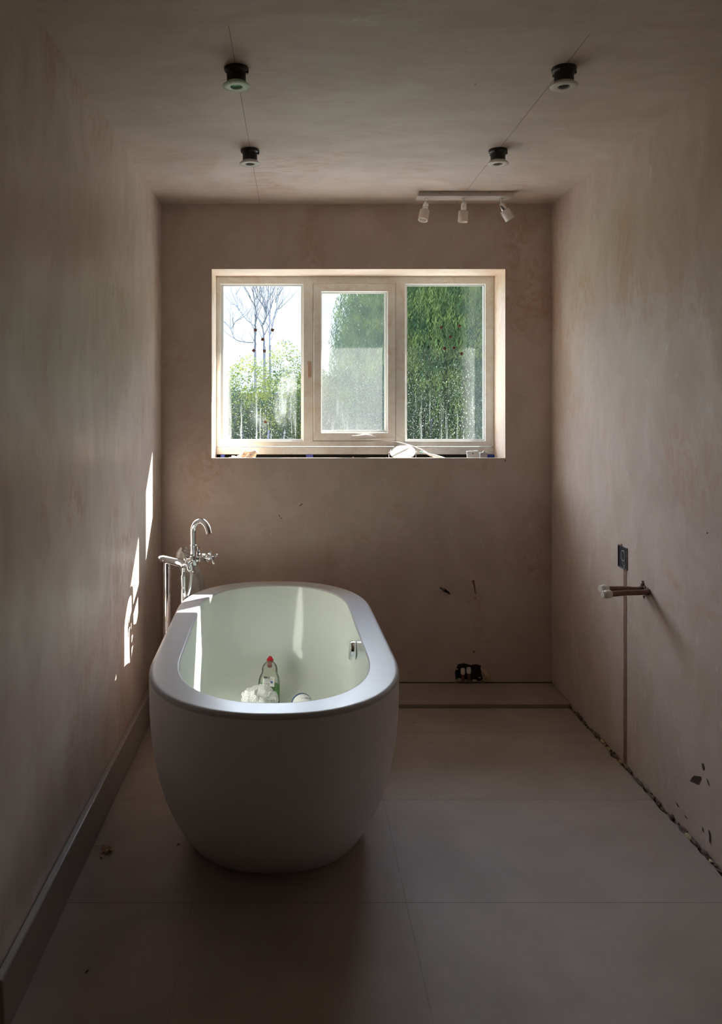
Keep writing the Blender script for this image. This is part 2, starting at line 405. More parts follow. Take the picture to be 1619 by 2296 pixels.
# wall marks: chase, pencil lines, chips -- thin relief pieces belonging to the walls
b = BM()
def ragstrip(b, x, ys, zs, w, side, n=60):
    """irregular vertical strip on wall x=const between heights zs, centred at y=ys"""
    ra = []; rb_ = []
    for i in range(n+1):
        z = zs[0]+(zs[1]-zs[0])*i/n
        ra.append(b.verts.new((x, ys-w/2+R.uniform(-.002,.002), z))); rb_.append(b.verts.new((x, ys+w/2+R.uniform(-.002,.002), z)))
    for i in range(n): b.faces.new((ra[i], rb_[i], rb_[i+1], ra[i+1]))
ragstrip(b, XR-.0015, 3.142, (.01, .762), .027, -1)
struct(obj('trim_5', b, M_chase, smooth=False))
def poly(b, pts):
    b.faces.new([b.verts.new(p) for p in pts])
def wallmark_r(b, pix):      # outline on the right wall from pixels
    o = []
    for px, py in pix:
        Y = F*(XR-.0012)/(px-CX); o.append(P(px, py, Y))
    poly(b, o)
def wallmark_b(b, pix): poly(b, [P(px, py, YB-.0012) for px, py in pix])
b = BM()
for q in ([(1547,1752),(1551,1744),(1556,1739),(1562,1740),(1572,1741),(1573,1747),(1568,1754),(1568,1760),(1560,1757),(1553,1754)],
          [(1573,1711),(1577,1712),(1580,1724),(1577,1728),(1574,1720)],
          [(1583,1744),(1587,1750),(1591,1762),(1588,1758)],
          [(1514,1796),(1519,1802),(1524,1811),(1519,1808)],
          [(1534,1825),(1538,1830),(1543,1838),(1537,1833)],
          [(1574,1853),(1576,1857),(1578,1867),(1575,1862)],
          [(1588,1859),(1591,1863),(1594,1878),(1593,1893),(1590,1886),(1590,1875)],
          [(1439,1302),(1443,1302),(1445,1315),(1439,1318)], [(1441,1335),(1446,1335),(1443,1344)],
          [(1585,1193),(1588,1194),(1587,1197),(1584,1196)]): wallmark_r(b, q)
struct(obj('trim_6', b, M_grey, smooth=False))
b = BM()
for q in ([(671,1134),(676,1129),(680,1129),(677,1132),(673,1135)], [(629,1162),(632,1160),(633,1162),(630,1164)], [(624,1154),(626,1154),(629,1159),(627,1159)],
          [(634,1236),(637,1235),(637,1237)], [(1057,1302),(1064,1300),(1066,1318),(1068,1335),(1064,1328),(1062,1314)], [(1064,1339),(1067,1340),(1066,1345)],
          [(1060,1459),(1067,1459),(1062,1465)], [(1131,1030),(1135,1032),(1132,1036)]): wallmark_b(b, q)
struct(obj('trim_7', b, M_chase, smooth=False))
# pencil lines through the lamp holes
b = BM()
for X, y0, y1 in ((-.178, 2.15, 4.0), (.797, 2.2, 4.02)):
    box(b, X-.0009, X+.0009, y0, y1, ZC-.0006, ZC+.001)
struct(obj('trim_8', b, M_beige, smooth=False))

# ------------------------------------------------------------------ window
YW = 4.27
win = bpy.data.objects.new('window_1', None); C.objects.link(win); win.location = (.31, 4.30, 1.14); POS['window_1'] = Vector(win.location); struct(win)
def wx(px, Y=YW): return (px-CX)*Y/F
def wz(py, Y=YW): return EYE-(py-CY)*Y/F
def bars(b, x0, x1, z0, z1, wl, wr, wt, wbm, y0, y1):
    """mitred rectangular frame with separate bars widths"""
    o = [(x0,z0),(x1,z0),(x1,z1),(x0,z1)]; i = [(x0+wl,z0+wbm),(x1-wr,z0+wbm),(x1-wr,z1-wt),(x0+wl,z1-wt)]
    vo = [[b.verts.new((x,y,z)) for x,z in o] for y in (y0,y1)]; vi = [[b.verts.new((x,y,z)) for x,z in i] for y in (y0,y1)]
    for k in range(4):
        l = (k+1)%4
        b.faces.new((vo[0][k],vo[0][l],vi[0][l],vi[0][k])); b.faces.new((vo[1][l],vo[1][k],vi[1][k],vi[1][l]))
        b.faces.new((vo[0][l],vo[0][k],vo[1][k],vo[1][l])); b.faces.new((vi[0][k],vi[0][l],vi[1][l],vi[1][k]))
zb, zt = wz(1001), OZ1
b = BM()
bars(b, OX0, OX1, zb, zt, .022, .046, wz(616)-wz(633), wz(989)-wz(1001), YW, 4.34)
for a_, c_ in ((680, 702), (887, 909)):
    xa, xc = wx(a_), wx(c_); z0_, z1_ = wz(990), wz(632)
    vv = [(xa,z0_),( (xa+xc)/2, z0_-.022),(xc,z0_),(xc,z1_),((xa+xc)/2,z1_+.022),(xa,z1_)]
    f0 = [b.verts.new((x, YW-.0006, z)) for x,z in vv]; f1 = [b.verts.new((x, 4.34, z)) for x,z in vv]
    b.faces.new(f0); b.faces.new(f1[::-1])
    for k in range(6): b.faces.new((f0[k], f0[(k+1)%6], f1[(k+1)%6], f1[k]))
obj('window_frame', b, M_upvc, win, bevel=.003)
b = BM(); box(b, OX0, OX1, YW+.002, 4.345, wz(1019), wz(1002.5)); obj('frame_extension', b, M_upvc, win, bevel=.002)
b = BM(); box(b, OX0, OX1, 4.312, 4.345, 1.100, wz(1018.5)-.0005); obj('frame_backing', b, M_dark, win)
YG = 4.305
def pane(name, x0, x1, y0, y1, m, beadname, bw=6, Yb=YW):
    b = BM(); bars(b, wx(x0-bw, Yb), wx(x1+bw, Yb), wz(y1+bw, Yb), wz(y0-bw, Yb), *([bw*Yb/F]*4), Yb+.008, YG-.001)
    for q in b.verts:
        if q.co.y < Yb+.01 and wx(x0-bw+2, Yb) < q.co.x < wx(x1+bw-2, Yb) and wz(y1+bw-2, Yb) < q.co.z < wz(y0-bw+2, Yb): q.co.y += .012
    obj('glazing_bead', b, M_bead, win, bevel=.0015)
    b = BM(); box(b, wx(x0, Yb)-.008, wx(x1, Yb)+.008, YG, YG+.0005, wz(y1, Yb)-.008, wz(y0, Yb)+.008)
    for f in list(b.faces):
        if abs(f.normal.y) < .5 or f.calc_center_median().y > YG+.0003: pass
    bm2 = BM(); poly(bm2, [(wx(x0, Yb)-.008, YG, wz(y1, Yb)-.008), (wx(x1, Yb)+.008, YG, wz(y1, Yb)-.008), (wx(x1, Yb)+.008, YG, wz(y0, Yb)+.008), (wx(x0, Yb)-.008, YG, wz(y0, Yb)+.008)])
    b.free(); o = obj('glass_pane', bm2, m, win, smooth=False); return o
pane('l', 500, 675, 640, 985, M_gl, 'b')['label'] = 'clear pane with limescale streaks'
pane('r', 914, 1086, 640, 985, M_gr, 'b')['label'] = 'clear pane spotted with drops'
b = BM(); bars(b, wx(703.2), wx(885.8), wz(987.5), wz(637), *([17*YW/F]*4), YW-.010, 4.33); sash = obj('window_sash', b, M_upvc, win, bevel=.003)
b = BM(); bars(b, wx(699), wx(890), wz(991), wz(634), *([14*YW/F]*4), 4.279, 4.339); obj('frame_rebate', b, M_upvc, win)
pane('m', 722, 863, 657, 965, M_gm, 'b', 5)['label'] = 'misted pane'
# sash stay handle
b = BM(); h0 = P(787, 978, YW-.012); h1 = P(842, 978, YW-.016)
sweep(b, [h0+Vector((.004,-.004,-.002)), P(800,979,YW-.02), P(820,976,YW-.024), h1], [.007,.007,.005,.0035], 12)
box(b, h0.x-.018, h1.x-.02, YW-.012, YW-.009, h0.z-.009, h0.z+.009)
obj('window_handle', b, M_white, win)
b = BM()
q0 = P(690, 812, YW-.004); q1 = P(698, 845, YW-.004)
box(b, q0.x, q1.x, YW-.003, YW, q1.z, q0.z); box(b, q0.x-.002, q1.x-.006, YW-.0045, YW, q0.z-.006, q0.z+.004); box(b, q0.x+.002, q0.x+.012, YW-.005, YW, q1.z-.004, q1.z+.01)
o = obj('window_keeper', b, M_tan, win, bevel=.001); o['label'] = 'plaster stained keeper plate'

# adhesive squares left on the glass
sq = [((573,740),5,'upper left pane, left of the top pair'), ((611,740),25,'upper left pane, right of the top pair'),
      ((589,761),15,'left pane, middle of the upper five'), ((569,786),40,'left pane, lower left of the upper five'), ((593,787),0,'left pane, lower right of the upper five'),
      ((595,946),40,'near the bottom of the left pane, alone'),
      ((989,734),20,'right pane, top left of the six'), ((1030,731),35,'right pane, top right of the six'), ((1010,755),45,'right pane, below the top pair'),
      ((997,781),8,'right pane, left of the middle pair'), ((1018,780),15,'right pane, right of the middle pair'), ((1035,793),40,'right pane, lowest and rightmost')]
first = None
for (px, py), a_, l_ in sq:
    loc = P(px, py, YG-.002)
    if first is None:
        b = BM(); box(b, -.0075, .0075, -.001, .001, -.0075, .0075); first = o = obj('adhesive_pad', b, M_brown, smooth=False); o.location = loc
        tag(o, 'small square brown pad on glass, '+l_, 'adhesive pad', 'brown square pads stuck on the window panes')
    else:
        o = first.copy(); C.objects.link(o); o.location = loc; o['label'] = 'small square brown pad on glass, '+l_
    o.rotation_euler = (0, math.radians(a_), 0)

# ------------------------------------------------------------------ bath
bath = thing('freestanding_bath', (-.078, 2.963, 0), 'large white oval freestanding bath on the bare boarded floor', 'bath')
BC = Vector((-.078, 2.963, 0)); ROT = math.radians(1.6); RH = .580
def ring(b, A, B, S, z, n=36):
    out_ = []
    for half in (0, 1):
        for k in range(n+1):
            ph = PI*k/n + PI*half
            pw = .88; cs, sn = math.cos(ph), math.sin(ph)
            x = B*math.copysign(abs(cs)**pw, cs); y = (A-S)*math.copysign(abs(sn)**pw, sn)+(S if half == 0 else -S)
            out_.append(b.verts.new(BC+Vector((x*math.cos(ROT)-y*math.sin(ROT), x*math.sin(ROT)+y*math.cos(ROT), z))))
        # straight side points
        if half == 0: pass
    return out_
def skin(b, rows, n=36):
    rings = [ring(b, *r, n) for r in rows]
    for a, c in zip(rings, rings[1:]):
        m_ = len(a)
        for k in range(m_): b.faces.new((a[k], a[(k+1)%m_], c[(k+1)%m_], c[k]))
    return rings
A0, B0, S0 = .828, .394, .33
rows = []
for i in range(25):
    u = i/24; ie = .285*(1-u)**2.3; isd = .108*(1-u)**2.7
    rows.append((A0-ie, B0-isd, S0*(1-.35*(1-u)**2), u*(RH-.014)))
b = BM(); skin(b, rows)
base = ring(b, A0-.30, B0-.16, S0*.6, .0); b.faces.new(base)
obj('outer_shell', b, M_shell, bath, ang=80)
b = BM(); rows = []
rr = .014
for i in range(7):
    t = PI/2*i/6; rows.append((A0-rr+rr*math.cos(t), B0-rr+rr*math.cos(t), S0, RH-rr+rr*math.sin(t)))
rows += [(A0-rr-.004, B0-rr-.004, S0, RH), (A0-.05, B0-.05, S0-.005, RH), (A0-.083, B0-.083, S0-.011, RH)]
AI, BI = A0-.092, B0-.092
for i in range(5):
    t = PI/2*i/4; rows.append((AI+.006-.006*math.sin(t), BI+.006-.006*math.sin(t), S0-.012, RH-.006*(1-math.cos(t))))
rim = skin(b, rows)
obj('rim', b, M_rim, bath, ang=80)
b = BM(); rows = []
for i in range(31):
    u = i/30                     # 0 rim -> 1 floor
    z = RH-.006-(RH-.006-.150)*math.sin(u*PI/2)**1.0
    ins = u**2.2
    # end slope and rounding
    rows.append((AI-.03*math.sin(u*PI/2)-.33*max(0, (u-.45)/.55)**1.9*1.0-.05*u, BI-.012*math.sin(u*PI/2)-.20*max(0, (u-.5)/.5)**2.2, (S0-.012)*(1-.5*u*u), z))
rs = skin(b, rows); b.faces.new(rs[-1])
obj('basin', b, M_basin, bath, ang=80)
# overflow knob on the right inner wall
kn = P(786, 1461, 2.98); 
b = BM(); kM = axisM(P(797,1461,2.985)+Vector((.03,0,0)), (-1, -.05, .10))
lathe(b, [(0,0),(.034,0),(.034,.024),(.030,.028),(.034,.031),(.035,.034),(.035,.046),(.032,.051),(0,.052)], kM, 48)
obj('overflow_knob', b, M_chrome, bath, ang=40)

# ------------------------------------------------------------------ bath filler tap
ZT = .721
fl = thing('bath_filler_tap', (-.545, 3.68, .003), 'chrome freestanding bath filler with arched spout beside the bath', 'tap')
U = Vector((.68, -.733, 0)).normalized(); V = Vector((.733, .68, 0)).normalized()
A1 = Vector((-.597, 3.60, ZT)); A2 = Vector((-.476, 3.467, ZT)); B2 = Vector((-.385, 3.615, ZT)); B1 = B2-U*.21
AL = A1+U*.035; AL = Vector((-.566, 3.570, ZT)); BL = B1+U*.075
def vtube(bm, p0, p1, prof, seg=28):
    lathe(bm, prof, axisM(p0, Vector(p1)-Vector(p0)), seg)
LA = (A2-A1).length
b = BM(); vtube(b, A1, A2, [(0,-.004),(.014,-.003),(.0175,.002),(.0175,.040),(.0165,.041),(.0165,.043),(.0175,.044),(.0175,LA-.004),(.0150,LA),(0,LA)])
obj('valve_body', b, M_chrome, fl, ang=40)
LB = .21
b = BM(); vtube(b, B1, B2, [(0,-.004),(.014,-.003),(.0175,.002),(.0175,.040),(.0165,.041),(.0165,.043),(.0175,.044),(.0175,LB-.035),(.019,LB-.034),(.019,LB-.008),(.015,LB),(0,LB)])
obj('valve_body', b, M_chrome, fl, ang=40)
mA = A2-U*.012; mB = B2-U*.06
S_ = Vector((-.447, 3.548, ZT))
b = BM(); sweep(b, [A2-U*.03, S_-V*.01, S_+V*.02, B2-U*.05], .0135, 24); lathe(b, [(0,-.022),(.018,-.020),(.019,0),(.017,.02),(0,.021)], axisM(S_, (0,0,1)), 28)
obj('bridge', b, M_chrome, fl, ang=40)
# legs
for (p_, r_, nm) in ((AL, .0172, 0), (BL, .0150, 1)):
    b = BM()
    if nm == 0: prof = [(0,0),(.030,0),(.030,.006),(.020,.012),(r_,.014),(r_,ZT-.02),(.0150,ZT-.016),(.0150,ZT),(0,ZT)]
    else: prof = [(0,0),(.030,0),(.030,.006),(.020,.012),(r_,.014),(r_,ZT-.090),(.0145,ZT-.089),(.0145,ZT-.083),(.0095,ZT-.080),(.0095,ZT-.060),(.0105,ZT-.058),(.0105,ZT-.03),(.012,ZT-.02),(0,ZT)]
    vtube(b, Vector((p_.x, p_.y, .0 if p_.y < 3.75 else .018)), Vector((p_.x, p_.y, 1)), [(r, min(z, ZT-(.0 if p_.y < 3.75 else .018))) for r, z in prof])
    obj('leg', b, M_chrome, fl, ang=40)
hs_ = A1+U*.170
b = BM(); lathe(b, [(0,0),(.0095,.001),(.0105,.01),(.0105,.215),(.0100,.220),(.0070,.222),(.0062,.236),(.0078,.238),(.0078,.252),(0,.253)], axisM(hs_-Vector((0,0,.270)), (0,0,1)), 24)
obj('hand_shower', b, M_chrome, fl, ang=40)
# spout
b = BM(); pts = [S_+Vector((0,0,.01)), S_+Vector((0,0,.06)), S_+Vector((0,0,.127))]
n = 22; a_, c_ = .056, .050
for i in range(1, n+1):
    t = PI*i/n*.90
    pts.append(S_+U*(a_-a_*math.cos(t))+Vector((0,0,.127+c_*math.sin(t))))
d_ = (pts[-1]-pts[-2]).normalized(); pts.append(pts[-1]+d_*.016)
sweep(b, pts, .0128, 28)
spout = obj('spout', b, M_chrome, fl, ang=50)
b = BM(); lathe(b, [(0,0),(.0145,0),(.0145,.056),(.0165,.058),(.0165,.062),(.0150,.063),(0,.063)], axisM(S_+Vector((0,0,.006)), (0,0,1)), 28); obj('spout_collar', b, M_chrome, fl, ang=40)
# diverter
dv = S_+V*.022+Vector((0,0,.004))
b = BM(); lathe(b, [(0,0),(.0125,0),(.0125,.030),(.0115,.034),(0,.034)], axisM(dv, U), 28)
lathe(b, [(0,0),(.005,0),(.005,.018),(.0075,.019),(.0075,.026),(.004,.028),(.004,.036),(.0078,.037),(.0078,.044),(0,.046)], axisM(dv+Vector((-.002,.0,.008))+U*.004, Vector((0,0,1))+V*.15), 20)
obj('diverter', b, M_chrome, fl, ang=40)
def cross(p):
    b = BM(); lathe(b, [(0,-.014),(.0135,-.013),(.0155,-.006),(.012,0),(.0095,.004),(.0095,.020),(.0075,.024),(0,.024)], axisM(p, U), 24)
    c0 = p+U*.014
    for d in (V*.93+Vector((0,0,.36)), -V*.93-Vector((0,0,.36)), Vector((0,0,.93))-V*.36, Vector((0,0,-.93))+V*.36):
        d = d.normalized(); lathe(b, [(0,0),(.0042,0),(.0042,.018),(.0058,.020),(.0058,.029),(.0045,.031),(0,.031)], axisM(c0, d), 14)
    obj('cross_handle', b, M_chrome, fl, ang=40)
cross(A2+U*.006); cross(B2+U*.006)
# hose
b = BM(); hp = A2-U*.004+V*.036+Vector((0,0,-.015)); hs = []
ctrl = [hp, hp+Vector((.002,-.001,-.05)), hp+Vector((-.008,-.002,-.11)), hp+Vector((-.040,.002,-.20)), hp+Vector((-.04,.03,-.42)), hp+Vector((-.05,.08,-.58)), hp+Vector((-.03,.14,-.655)), hp+Vector((.02,.20,-.672))]
def smooth(ctrl, k=16):
    r = []; c = [ctrl[0]]+ctrl+[ctrl[-1]]
    for i in range(1, len(c)-2):
        for j in range(k):
            t = j/k; a, b_, c_, d = c[i-1], c[i], c[i+1], c[i+2]
            r.append(.5*((2*b_)+(c_-a)*t+(2*a-5*b_+4*c_-d)*t*t+(3*b_-a-3*c_+d)*t**3))
    r.append(Vector(c[-2])); return r
hs = smooth([Vector(q) for q in ctrl], 26)
sweep(b, hs, [.0062+.0009*(i%2) for i in range(len(hs))], 12); obj('shower_hose', b, M_chromed, fl, ang=60)
b = BM(); lathe(b, [(0,.012),(.009,.011),(.0095,-.004),(.008,-.018),(0,-.018)], axisM(hp, (0,0,1)), 18); obj('hose_nut', b, M_chrome, fl)

# plastic bag hung over the rear valve
b = BM(); bt = BL+Vector((.03,.0,.03)); ns, nr = 36, 22; rings = []
g = random.Random(3)
ctop = Vector(((424-CX)*3.78/F, 3.78, 0)); 
for i in range(nr+1):
    u = i/nr; zc = .738-.585*u
    wx_ = .012+.030*min(1, u*12)**.6+.010*min(1, u*2); wy_ = .012+.030*min(1, u*6)**.6
    cx_ = -.522+.052*min(1, u*4)**1.5; cyb = 3.765-.03*min(1, u*4); rw = []
    for k in range(ns):
        t = 2*PI*k/ns; fold = 1+.10*math.sin(5*t+3*u)+.07*math.sin(9*t+7*u+1)
        rw.append(b.verts.new((cx_+wx_*math.cos(t)*fold, cyb+wy_*math.sin(t)*fold, zc+.005*math.sin(2*t+1)*(1-u))))
    rings.append(rw)
for a, c in zip(rings, rings[1:]):
    for k in range(ns): b.faces.new((a[k], a[(k+1)%ns], c[(k+1)%ns], c[k]))
b.faces.new(rings[0])
tag(obj('plastic_bag', b, M_bag, org=(-.468, 3.735, .15), ang=80), 'crumpled translucent plastic bag hanging behind the bath tap', 'bag')

# ------------------------------------------------------------------ things in the bath
# washing-up bottle leaning on the far slope
def bottle():
    foot = P(601, 1580, 3.36); foot.z = .158; capp = P(606, 1474, 3.53)
    d = capp-foot; L = d.length
    t = thing('washing_up_bottle', foot, 'clear washing-up liquid bottle with red cap and green liquid, inside the bath', 'bottle')
    Z = d.normalized(); X = Vector((1,0,0)); X = (X-Z*X.dot(Z)).normalized(); Y = Z.cross(X)
    M = Matrix.Translation(foot) @ Matrix(((X.x,Y.x,Z.x),(X.y,Y.y,Z.y),(X.z,Y.z,Z.z))).to_4x4() @ Matrix.Diagonal((1,.62,1,1))
    k = L/.25
    pr = [(0,0),(.040,0),(.046,.006),(.047,.03),(.0465,.09),(.045,.125),(.042,.145),(.036,.160),(.034,.170),(.034,.185),(.030,.205),(.019,.222),(.013,.228),(.013,.232),(0,.232)]
    b = BM(); lathe(b, [(r, z*k) for r, z in pr], M, 40); obj('bottle_body', b, M_botl, t, ang=60)
    b = BM(); lathe(b, [(0,.003*k),(.039,.003*k),(.0445,.01*k),(.0455,.03*k),(.045,.100*k),(0,.100*k)], M, 40); obj('green_liquid', b, M_liq, t, ang=40)
    M2 = Matrix.Translation(foot) @ Matrix(((X.x,Y.x,Z.x),(X.y,Y.y,Z.y),(X.z,Y.z,Z.z))).to_4x4()
    b = BM(); lathe(b, [(0,.228*k),(.0135,.228*k),(.0145,.231*k),(.0145,.240*k),(.010,.246*k),(.009,.252*k),(0,.253*k)], M2, 6); lathe(b, [(0,.200*k),(.010,.200*k),(.011,.229*k),(0,.229*k)], M2, 20)
    obj('bottle_cap', b, M_red, t, ang=30)
    # label (curved to the front of the body) and its print
    def patch(b, x0, x1, z0, z1, off, n=8):
        ro = []
        for i in range(n+1):
            x = x0+(x1-x0)*i/n; y = -.62*math.sqrt(max(0, (.0465+off)**2-x*x))-off
            ro.append([b.verts.new(M2 @ Vector((x, y, z*k))) for z in (z0, z1)])
        for a, c in zip(ro, ro[1:]): b.faces.new((a[0], c[0], c[1], a[1]))
    b = BM(); patch(b, -.026, .024, .074, .126, .0008); lab = obj('bottle_label', b, M_white, t)
    b = BM()
    for i, w_ in enumerate((2,1,3,1,2,3,1,2,1,3,2,1)):
        x = -.022+i*.0022; patch(b, x, x+.0006*w_, .078, .092, .0016, 1)
    for i in range(5): patch(b, -.020+.002*(i%2), .016-.004*(i%3), .097+.0042*i, .0985+.0042*i, .0016, 4)
    obj('label_print', b, simple('grey print', (.25,.28,.28), .6), lab)
    b = BM(); patch(b, .007, .017, .090, .101, .0016, 3); obj('label_mark', b, simple('blue mark', (.10,.16,.40), .5), lab)
    cu = bpy.data.curves.new('txt', 'FONT'); cu.body = 'fairy'; cu.size = .0155; cu.extrude = .0002; cu.offset = .0004
    to = bpy.data.objects.new('txt', cu); C.objects.link(to); bpy.context.view_layer.update()
    me = bpy.data.meshes.new_from_object(to.evaluated_get(bpy.context.evaluated_depsgraph_get())); bpy.data.objects.remove(to)
    b = BM(); b.from_mesh(me)
    for v_ in b.verts:
        x, yy, zz = v_.co; X_ = -.0225+x
        v_.co = M2 @ Vector((X_, -.62*math.sqrt(max(0, .0473**2-X_*X_))-.0018-zz, (.1165+yy/k*.9)*k))
    obj('label_lettering', b, M_ink, lab, smooth=False)
bottle()
# net scrunchie
b = BM(); g = random.Random(11); cc = P(583, 1566, 3.27); cc.z = .205
for i in range(40):
    th = g.uniform(0, 2*PI); ph = math.acos(g.uniform(-.3, 1)); d = Vector((math.sin(ph)*math.cos(th)*1.15, math.sin(ph)*math.sin(th)*.8, math.cos(ph)*.95))
    c = cc+d*.036; r0 = g.uniform(.020, .032); u, v_ = frame_of(d); u2 = u*math.cos(th*3)+v_*math.sin(th*3); v2 = d.cross(u2)
    rowp = []
    for a in range(17):
        t = PI*1.5*a/16-.25*PI; wv_ = .004*math.sin(6*t+i)
        q0 = c+d*(r0*math.sin(t)+wv_)+u2*r0*math.cos(t); rowp.append((b.verts.new(q0-v2*(.014+wv_)), b.verts.new(q0+v2*(.014-wv_)+d*wv_)))
    for p0, p1 in zip(rowp, rowp[1:]): b.faces.new((p0[0], p0[1], p1[1], p1[0]))
lump(b, cc, .032, .026, .03, 5, .2)
tag(obj('bath_scrunchie', b, M_mesh, org=cc-Vector((0,0,.05)), ang=80), 'white net bath scrunchie in front of the bottle in the bath', 'bath puff')
# white tub lying on its side
tp = P(676, 1556, 3.27); tq = P(704, 1592, 3.10); tp.z = .196; tq.z = .194
t = thing('cleaning_tub', Vector(((tp.x+tq.x)/2, 3.18, .152)), 'white plastic tub with blue rim lying in the bath', 'tub')
d = tq-tp; b = BM(); lathe(b, [(0,0),(.040,0),(.041,.004),(.041,.012),(.0385,.016),(.0385,d.length*.8),(.03,d.length*.9),(0,d.length*.9)], axisM(tp, d), 40); obj('tub_body', b, M_white, t, ang=40)
b = BM(); lathe(b, [(.034,-.001),(.0425,-.003),(.0425,.006),(.0410,.007),(.034,-.001)], axisM(tp, d), 40); obj('tub_rim', b, M_bluep, t, ang=40)
b = BM(); Md = axisM(tp, d)
u_ = Vector((0,0,1)); 
for a0 in (1.0,): 
    q = [Vector(tp)+d.normalized()*(.045+.0*i)+Vector((-.012+.006*i, 0, .0385+.0008-.0009*abs(i-3))) for i in range(7)]
    sweep(b, q, .0012, 6)
obj('tub_print', b, simple('mauve print', (.32,.26,.34), .5), t)

# ------------------------------------------------------------------ ceiling lamps hanging from their holes
def downlight(loc, label):
    t = thing('ceiling_downlight', loc, label, 'downlight', 'black canned downlights hanging from the ceiling')
    x, y, z = loc
    T = Matrix.Translation(Vector(loc))
    b = BM(); lathe(b, [(0,0),(.036,0),(.0365,-.004),(.035,-.010),(.030,-.013),(.0285,-.016),(.0285,-.042),(.030,-.050),(.0,-.050)], T, 40)
    for a in range(3):
        an = a*2*PI/3+.6; box(b, -.006, .006, .028, .0365, -.016, -.003, T @ Matrix.Rotation(an, 4, 'Z'))
    obj('lamp_can', b, M_black, t, ang=35)
    b = BM(); lathe(b, [(.0292,-.043),(.034,-.0475),(.0405,-.0525),(.0414,-.0545),(.0400,-.0562),(.0200,-.0572),(.0178,-.0560),(.0174,-.050),(.0292,-.043)], T, 48); obj('bezel', b, M_bezel, t, ang=50)
    b = BM(); lathe(b, [(0,-.0515),(.008,-.0512),(.0182,-.0505)], T, 32); obj('lamp_glass', b, M_lens, t)
    return t
m, nt_, bb = mat('lamp lens'); g = N(nt_); d, c = g.voro(g.objc(), 420); nt_.links.new(g.mix(g.rng(d, .2, .5), rgb(.10,.13,.13), rgb(.03,.04,.045)), bb.inputs['Base Color']); bb.inputs['Roughness'].default_value = .15; M_lens = m
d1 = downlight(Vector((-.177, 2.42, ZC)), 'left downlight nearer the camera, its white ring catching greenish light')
for loc, l in (((.800, 2.42, ZC), 'right downlight nearer the camera with a white ring'), ((-.180, 3.19, ZC), 'left downlight nearer the window with a white ring'),
               ((.795, 3.19, ZC), 'right downlight nearer the window, above the spotlight bar')):
    copy_tree(d1, Vector(loc), l)

for ch in d1.children:            # green reflection on the first lamp, painted into ring and glass colour
    if ch.name.startswith('bezel'): ch.data = ch.data.copy(); ch.data.materials[0] = simple('bezel green reflection', (.62,.80,.62), .35, var=.12, sc=90); ch['label'] = 'ring with painted green reflection'
    if ch.name.startswith('lamp_glass'): ch.data = ch.data.copy(); ch.data.materials[0] = simple('lamp glass green reflection', (.22,.50,.30), .15, var=.6, sc=160); ch['label'] = 'glass with painted green reflection'
# ------------------------------------------------------------------ spotlight bar
tl = thing('spotlight_bar', (.795, 3.838, ZC), 'white ceiling bar with three adjustable opal glass spotlights', 'ceiling light')
b = BM(); X0, X1 = .578, 1.016
vv = [(-.008, 3.800, 2.3775), (-.008, 3.876, 2.3775)]
f0 = [b.verts.new(q) for q in ((X0, 3.802, ZC), (X0, 3.876, ZC), (X0-.008, 3.880, 2.378), (X0-.008, 3.798, 2.378))]
f1 = [b.verts.new(q) for q in ((X1, 3.802, ZC), (X1, 3.876, ZC), (X1+.008, 3.880, 2.378), (X1+.008, 3.798, 2.378))]
b.faces.new(f0); b.faces.new(f1[::-1])
for k in range(4): b.faces.new((f0[k], f0[(k+1)%4], f1[(k+1)%4], f1[k]))
obj('mounting_bar', b, M_pend, tl, bevel=.002)
b = BM()
for px in (988, 1100):
    b = BM(); q = P(px, 433, 3.797); lathe(b, [(0,0),(.003,0),(.003,.003),(0,.004)], axisM(q, (0,-1,0)), 10)
    obj('fixing_screw', b, M_chromed, tl)
def spot(px, tilt, axis):
    q = P(px, 445, 3.84); q.z = 2.378
    b = BM(); sweep(b, [q, q-Vector((0,0,.034))], .0042, 14); lathe(b, [(0,0),(.009,0),(.009,-.004),(.004,-.006)], Matrix.Translation(q), 20)
    st = obj('stem', b, M_chromed, tl)
    p = q-Vector((0,0,.030)); d = Vector(axis).normalized(); M = axisM(p, d)
    b = BM(); lathe(b, [(0,-.006),(.010,-.006),(.013,.0),(.0145,.004),(.0145,.028),(.011,.032),(0,.032)], M, 28); sweep(b, [M @ Vector((.013,0,.01)), M @ Vector((.026,0,.012))], .0016, 8)
    hd = obj('spot_head', b, M_chrome, tl, ang=40)
    b = BM(); lathe(b, [(0,.030),(.021,.030),(.0235,.033),(.0238,.078),(.0225,.082),(.0205,.0815),(.020,.070),(0,.070)], M, 36); obj('glass_shade', b, M_opal, hd, ang=40)
spot(955, 0, (-.22, -.24, -1)); spot(1040, 0, (-.05, .02, -1)); spot(1124, 0, (.50, .05, -.80))

# ------------------------------------------------------------------ right wall services
M_ring = simple('pressed steel edge', (.50,.52,.52), .4, .3)
bx = thing('metal_back_box', (XR, 3.161, .76), 'empty grey metal socket box set in the right wall', 'socket box')
b = BM(); y0, y1, z0, z1 = 3.118, 3.205, .762, .848
bars_x = BM(); bars_x.free()
def rimx(b, x0, x1, y0, y1, z0, z1, w):
    o = [(y0,z0),(y1,z0),(y1,z1),(y0,z1)]; i = [(y0+w,z0+w),(y1-w,z0+w),(y1-w,z1-w),(y0+w,z1-w)]
    vo = [[b.verts.new((x,y,z)) for y,z in o] for x in (x0,x1)]; vi = [[b.verts.new((x,y,z)) for y,z in i] for x in (x0,x1)]
    for k in range(4):
        l = (k+1)%4
        b.faces.new((vo[0][k],vo[0][l],vi[0][l],vi[0][k])); b.faces.new((vo[1][l],vo[1][k],vi[1][k],vi[1][l]))
        b.faces.new((vo[0][l],vo[0][k],vo[1][k],vo[1][l])); b.faces.new((vi[0][k],vi[0][l],vi[1][l],vi[1][k]))
